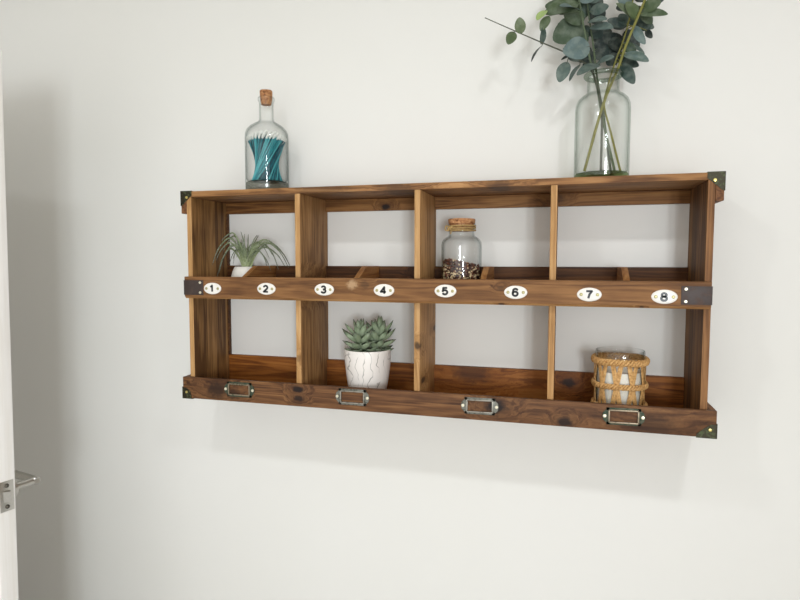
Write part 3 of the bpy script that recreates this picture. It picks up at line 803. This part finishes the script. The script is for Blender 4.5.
for i in range(900):
    a = rnd.uniform(0, 2*PI); x = jc[0]+(R-.0028)*math.cos(a); y = jc[1]+(R-.0028)*math.sin(a); h = level(x)
    z = rnd.uniform(.0025, h); seed_at(x, y, z0+z, .18 if z > h-.014 else .52)
for i in range(330):
    a = rnd.uniform(0, 2*PI); rr = (R-.004)*math.sqrt(rnd.random()); x = jc[0]+rr*math.cos(a); y = jc[1]+rr*math.sin(a)
    seed_at(x, y, z0+level(x)+rnd.uniform(-.003, .003), .12)
lathe(bm, [(0,.0005),(R-.006,.0005),(R-.006,.058),(0,.064)], (jc[0], jc[1], z0), 24)
sd = obj('dried_seeds', bm, mats, None); sd['kind'] = 'stuff'; sd['label'] = 'dark brown and cream dried seeds filling the lower part of the corked jar'; sd['category'] = 'seeds'

# ------------------------------------------------------------------ succulent in a marbled pot
zl = ZB+.0133
pc = (-.1470, -.087, zl)
su = thing('potted_succulent', 'green pointed-leaf succulent in a white marbled pot on the lower shelf', 'plant', pc)
s_ = NT('marbled_ceramic'); P_ = s_.coord()
q_ = s_.math('ADD', s_.vmath('DOT_PRODUCT', P_, (150, 50, 34)), s_.math('MULTIPLY', s_.noise(P_, 12, 3, .5), 18))
vein_ = s_.math('ABSOLUTE', s_.math('SINE', q_))
m_ = s_.math('MULTIPLY', s_.maprange(vein_, .03, .22, 1, 0), s_.maprange(s_.noise(P_, 24, 2), .36, .54))
M_MARB = s_.surf(s_.mix(s_.math('MULTIPLY', m_, .75), lin((232,226,220)), lin((122,116,110))), .35, 0, None, 0, 0, .5)
obj('pot', lathe(bmesh.new(), [(0,.001),(.036,0),(.0410,.0015),(.0445,.008),(.0490,.029),(.0535,.058),(.0570,.090),(.0584,.1175),(.0581,.1200),(.0572,.1205),(.0550,.1195),(.0540,.113),(.0520,.090),(.045,.04),(0,.03)], pc, 56), M_MARB, su, True, 60)
M_SOIL = plain('dark_soil', (52,44,36), .95, 0, .4, 220, .1, .6)
bm = lathe(bmesh.new(), [(.0528,.104),(.045,.108),(.02,.111),(0,.112)], pc, 32, jit=.0008, rnd=random.Random(2)); obj('soil', bm, M_SOIL, su)
M_SUC = attr_mat('succulent_leaf', 'tint', [(0, (92,108,78)), (.35, (140,154,126)), (.72, (128,144,114)), (.88, (90,104,80)), (1, (58,52,46))], .5, .35, .14, 70)
def sleaf(bm, lay, c, az, el, ln, w, curl):
    """Thick pointed succulent leaf growing from c in direction az, rising at el."""
    dirv = Vector((math.cos(az)*math.cos(el), math.sin(az)*math.cos(el), math.sin(el)))
    sd = Vector((-math.sin(az), math.cos(az), 0)); up = sd.cross(dirv)*-1
    if up.z < 0: up = -up
    rings = []; nl = 9
    for i in range(nl+1):
        t = i/nl
        ww = w*(.42+.58*math.sin(PI*min(1, (t*.94)**.95)))*(1-t**7.0) if t < 1 else .0004
        ww = max(ww, .0004)
        th = ww*.36
        p = c + dirv*(ln*t) + up*(curl*ln*(t*t))
        ring = []
        for k in range(10):
            a = 2*PI*k/10; s, u = math.cos(a), math.sin(a)
            v = bm.verts.new(p + sd*(ww*.5*s) + up*(th*(u if u < 0 else u*.25) + .22*ww*abs(s)**1.5)); v[lay] = t
            ring.append(v)
        rings.append(ring)
    for a, b in zip(rings, rings[1:]):
        for k in range(10): bm.faces.new((a[k], a[(k+1) % 10], b[(k+1) % 10], b[k]))
    bm.faces.new(rings[0][::-1]); bm.faces.new(rings[-1])
def rosette(cx, cy, h, scale, seed, lean):
    rnd = random.Random(seed); bm = bmesh.new(); lay = bm.verts.layers.float.new('tint')
    c0 = Vector((pc[0]+cx, pc[1]+cy, pc[2]+.108))
    tube(bm, [c0+Vector((0,0,-.004)), c0+Vector((lean[0]*.3, lean[1]*.3, h*.5)), c0+Vector((lean[0], lean[1], h))], [.006,.0055,.004], 8, lay=lay, tint=.2)
    k = 0
    for tier, (n, el, ln, w, zf) in enumerate(((7, .08, .058, .021, .10), (8, .26, .066, .0215, .34), (8, .46, .068, .021, .60), (6, .74, .060, .020, .85), (4, 1.08, .048, .016, 1.05))):
        for i in range(n):
            az = 2*PI*i/n + tier*.8 + rnd.uniform(-.15,.15)
            p = c0 + Vector((lean[0]*zf, lean[1]*zf, h*zf))
            l2 = ln*scale*rnd.uniform(.86,1.1)
            if p.y + math.sin(az)*l2*math.cos(el) > -.012: l2 *= .7
            sleaf(bm, lay, p, az, el+rnd.uniform(-.1,.1), l2, w*scale, .16+rnd.uniform(-.05,.08)); k += 1
    obj('rosette', bm, M_SUC, su, True, 80)
rosette(-.011, -.018, .048, .80, 5, (-.002, -.004))
rosette(.020, .004, .050, .84, 9, (.010, 0))

# ------------------------------------------------------------------ candle in a rattan-wrapped glass
cc = (.4408, -.087, zl)
cd = thing('rattan_candle', 'white candle in a clear glass wrapped with woven tan rattan, on the lower shelf', 'candle', cc)
out = [(0,.001),(.045,0),(.0500,.002),(.0510,.008),(.0515,.138),(.0510,.1422),(.0498,.1432)]
inn = [(.0488,.1422),(.0486,.136),(.0484,.010),(.045,.006),(0,.006)]
obj('glass_cup', lathe(bmesh.new(), out+inn, cc, 56), M_GLASS, cd, True, 60)
M_WAX = plain('cream_wax', (232,226,214), .45, 0, .02, 30, .4, 0, 0, .3)
wx = obj('wax', lathe(bmesh.new(), [(0,.0075),(.0465,.0075),(.0480,.012),(.0480,.098),(.046,.0965),(.02,.0955),(0,.0955)], cc, 48), M_WAX, cd, True, 50)
bm = bmesh.new(); tube(bm, [(cc[0],cc[1],cc[2]+.094),(cc[0]+.001,cc[1],cc[2]+.103),(cc[0]+.003,cc[1],cc[2]+.109)], .0011, 6); obj('wick', bm, M_BLACK, wx)
s_ = NT('rattan'); P_ = s_.coord(); n_ = s_.noise(P_, 260, 3, .6)
M_RAT = s_.surf(s_.ramp(n_, [(.3, (142,100,54)), (.5, (198,152,94)), (.75, (226,188,132))]), .6, 0, n_, .001, .4, .3)
def band(z, R, amp, strands, turns, rs):
    bm = bmesh.new(); N = 200
    for k in range(strands):
        ph = 2*PI*k/strands
        pts = []
        for i in range(N):
            t = 2*PI*i/N; q = turns*t+ph
            pts.append((cc[0]+(R+amp*.55*math.cos(q))*math.cos(t), cc[1]+(R+amp*.55*math.cos(q))*math.sin(t), cc[2]+z+amp*math.sin(q)+.0008*math.sin(3*t)))
        tube(bm, pts, rs, 6, closed=True)
    return bm
obj('rattan_band', band(.1215, .0555, .0050, 3, 15, .0031), M_RAT, cd)
obj('rattan_band', band(.0690, .0548, .0042, 3, 16, .0027), M_RAT, cd)
obj('rattan_band', band(.0235, .0548, .0042, 3, 16, .0027), M_RAT, cd)
def strip(a0, a1, z0, z1, R, w=.0098):
    bm = bmesh.new(); N = 10; rows = []
    for i in range(N+1):
        t = i/N; a = a0+(a1-a0)*t; z = cc[2]+z0+(z1-z0)*t
        da = (a1-a0)*R; dz = z1-z0; L_ = math.hypot(da, dz); tx, tz = -dz/L_, da/L_
        row = []
        for s in (-1, -.4, .4, 1):
            aa = a + s*w*.5*tx/R; rr = R+.0007*(1-s*s)
            row.append([bm.verts.new((cc[0]+(rr+o)*math.cos(aa), cc[1]+(rr+o)*math.sin(aa), z+s*w*.5*tz)) for o in (0, -.0010)])
        rows.append(row)
    for r0, r1 in zip(rows, rows[1:]):
        for j in range(3):
            bm.faces.new((r0[j][0], r0[j+1][0], r1[j+1][0], r1[j][0])); bm.faces.new((r0[j][1], r1[j][1], r1[j+1][1], r0[j+1][1]))
        bm.faces.new((r0[0][0], r1[0][0], r1[0][1], r0[0][1])); bm.faces.new((r0[3][0], r0[3][1], r1[3][1], r1[3][0]))
    for r in (rows[0], rows[-1]):
        bm.faces.new([q[0] for q in r]+[q[1] for q in r[::-1]])
    return bm
for i in range(10):
    a = 2*PI*i/10 + .12
    obj('rattan_strip', strip(a-.17, a+.17, .0225, .1200, .0524), M_RAT, cd)
    obj('rattan_strip', strip(a+.17, a-.17, .0225, .1200, .0535), M_RAT, cd)

# ------------------------------------------------------------------ camera and light
cam = bpy.data.cameras.new('camera'); co = bpy.data.objects.new('camera', cam); C.objects.link(co)
cam.sensor_fit = 'HORIZONTAL'; cam.sensor_width = 36; cam.lens = 575.99/800*36; cam.clip_start = .01
yaw, pitch, roll = .27503, -.06674, .00158
F = Vector((-math.sin(yaw)*math.cos(pitch), math.cos(yaw)*math.cos(pitch), math.sin(pitch)))
R0 = Vector((math.cos(yaw), math.sin(yaw), 0)); U0 = R0.cross(F)
R1 = R0*math.cos(roll)+U0*math.sin(roll); U1 = -R0*math.sin(roll)+U0*math.cos(roll)
co.matrix_world = Matrix(((R1.x,U1.x,-F.x,.31552),(R1.y,U1.y,-F.y,-1.4319),(R1.z,U1.z,-F.z,.02687+ZO),(0,0,0,1)))
bpy.context.scene.camera = co

def area(name, loc, aim, sx, sy, power, col):
    l = bpy.data.lights.new(name, 'AREA'); l.shape = 'RECTANGLE'; l.size = sx; l.size_y = sy; l.energy = power; l.color = col
    o = bpy.data.objects.new(name, l); C.objects.link(o); o.location = (loc[0], loc[1], loc[2]+ZO)
    d = Vector(aim)-Vector(loc); o.rotation_euler = d.to_track_quat('-Z', 'Y').to_euler(); return o
# two panes of the window behind the camera, and two ceiling downlights
for x in (1.12, 1.46):
    l_ = area('window_light', (x, -3.5, -.16), (-.85, 0, -.25), .22, .66, 6.3, (.89,.955,1)); l_.data.spread = math.radians(96)
for x, pw in ((-.38, 4.6), (.8, 6.4)):
    area('ceiling_downlight', (x, -1.30, ZC-.01), (x, -1.30, -1), .10, .10, pw, (.95,.975,1))
w = bpy.data.worlds.new('world'); bpy.context.scene.world = w; w.use_nodes = True
w.node_tree.nodes['Background'].inputs[0].default_value = (1, .978, .945, 1); w.node_tree.nodes['Background'].inputs[1].default_value = 1.27
vw = bpy.context.scene.view_settings
vw.view_transform = 'Standard'; vw.look = 'None'; vw.gamma = 1; vw.exposure = .2; vw.use_curve_mapping = False
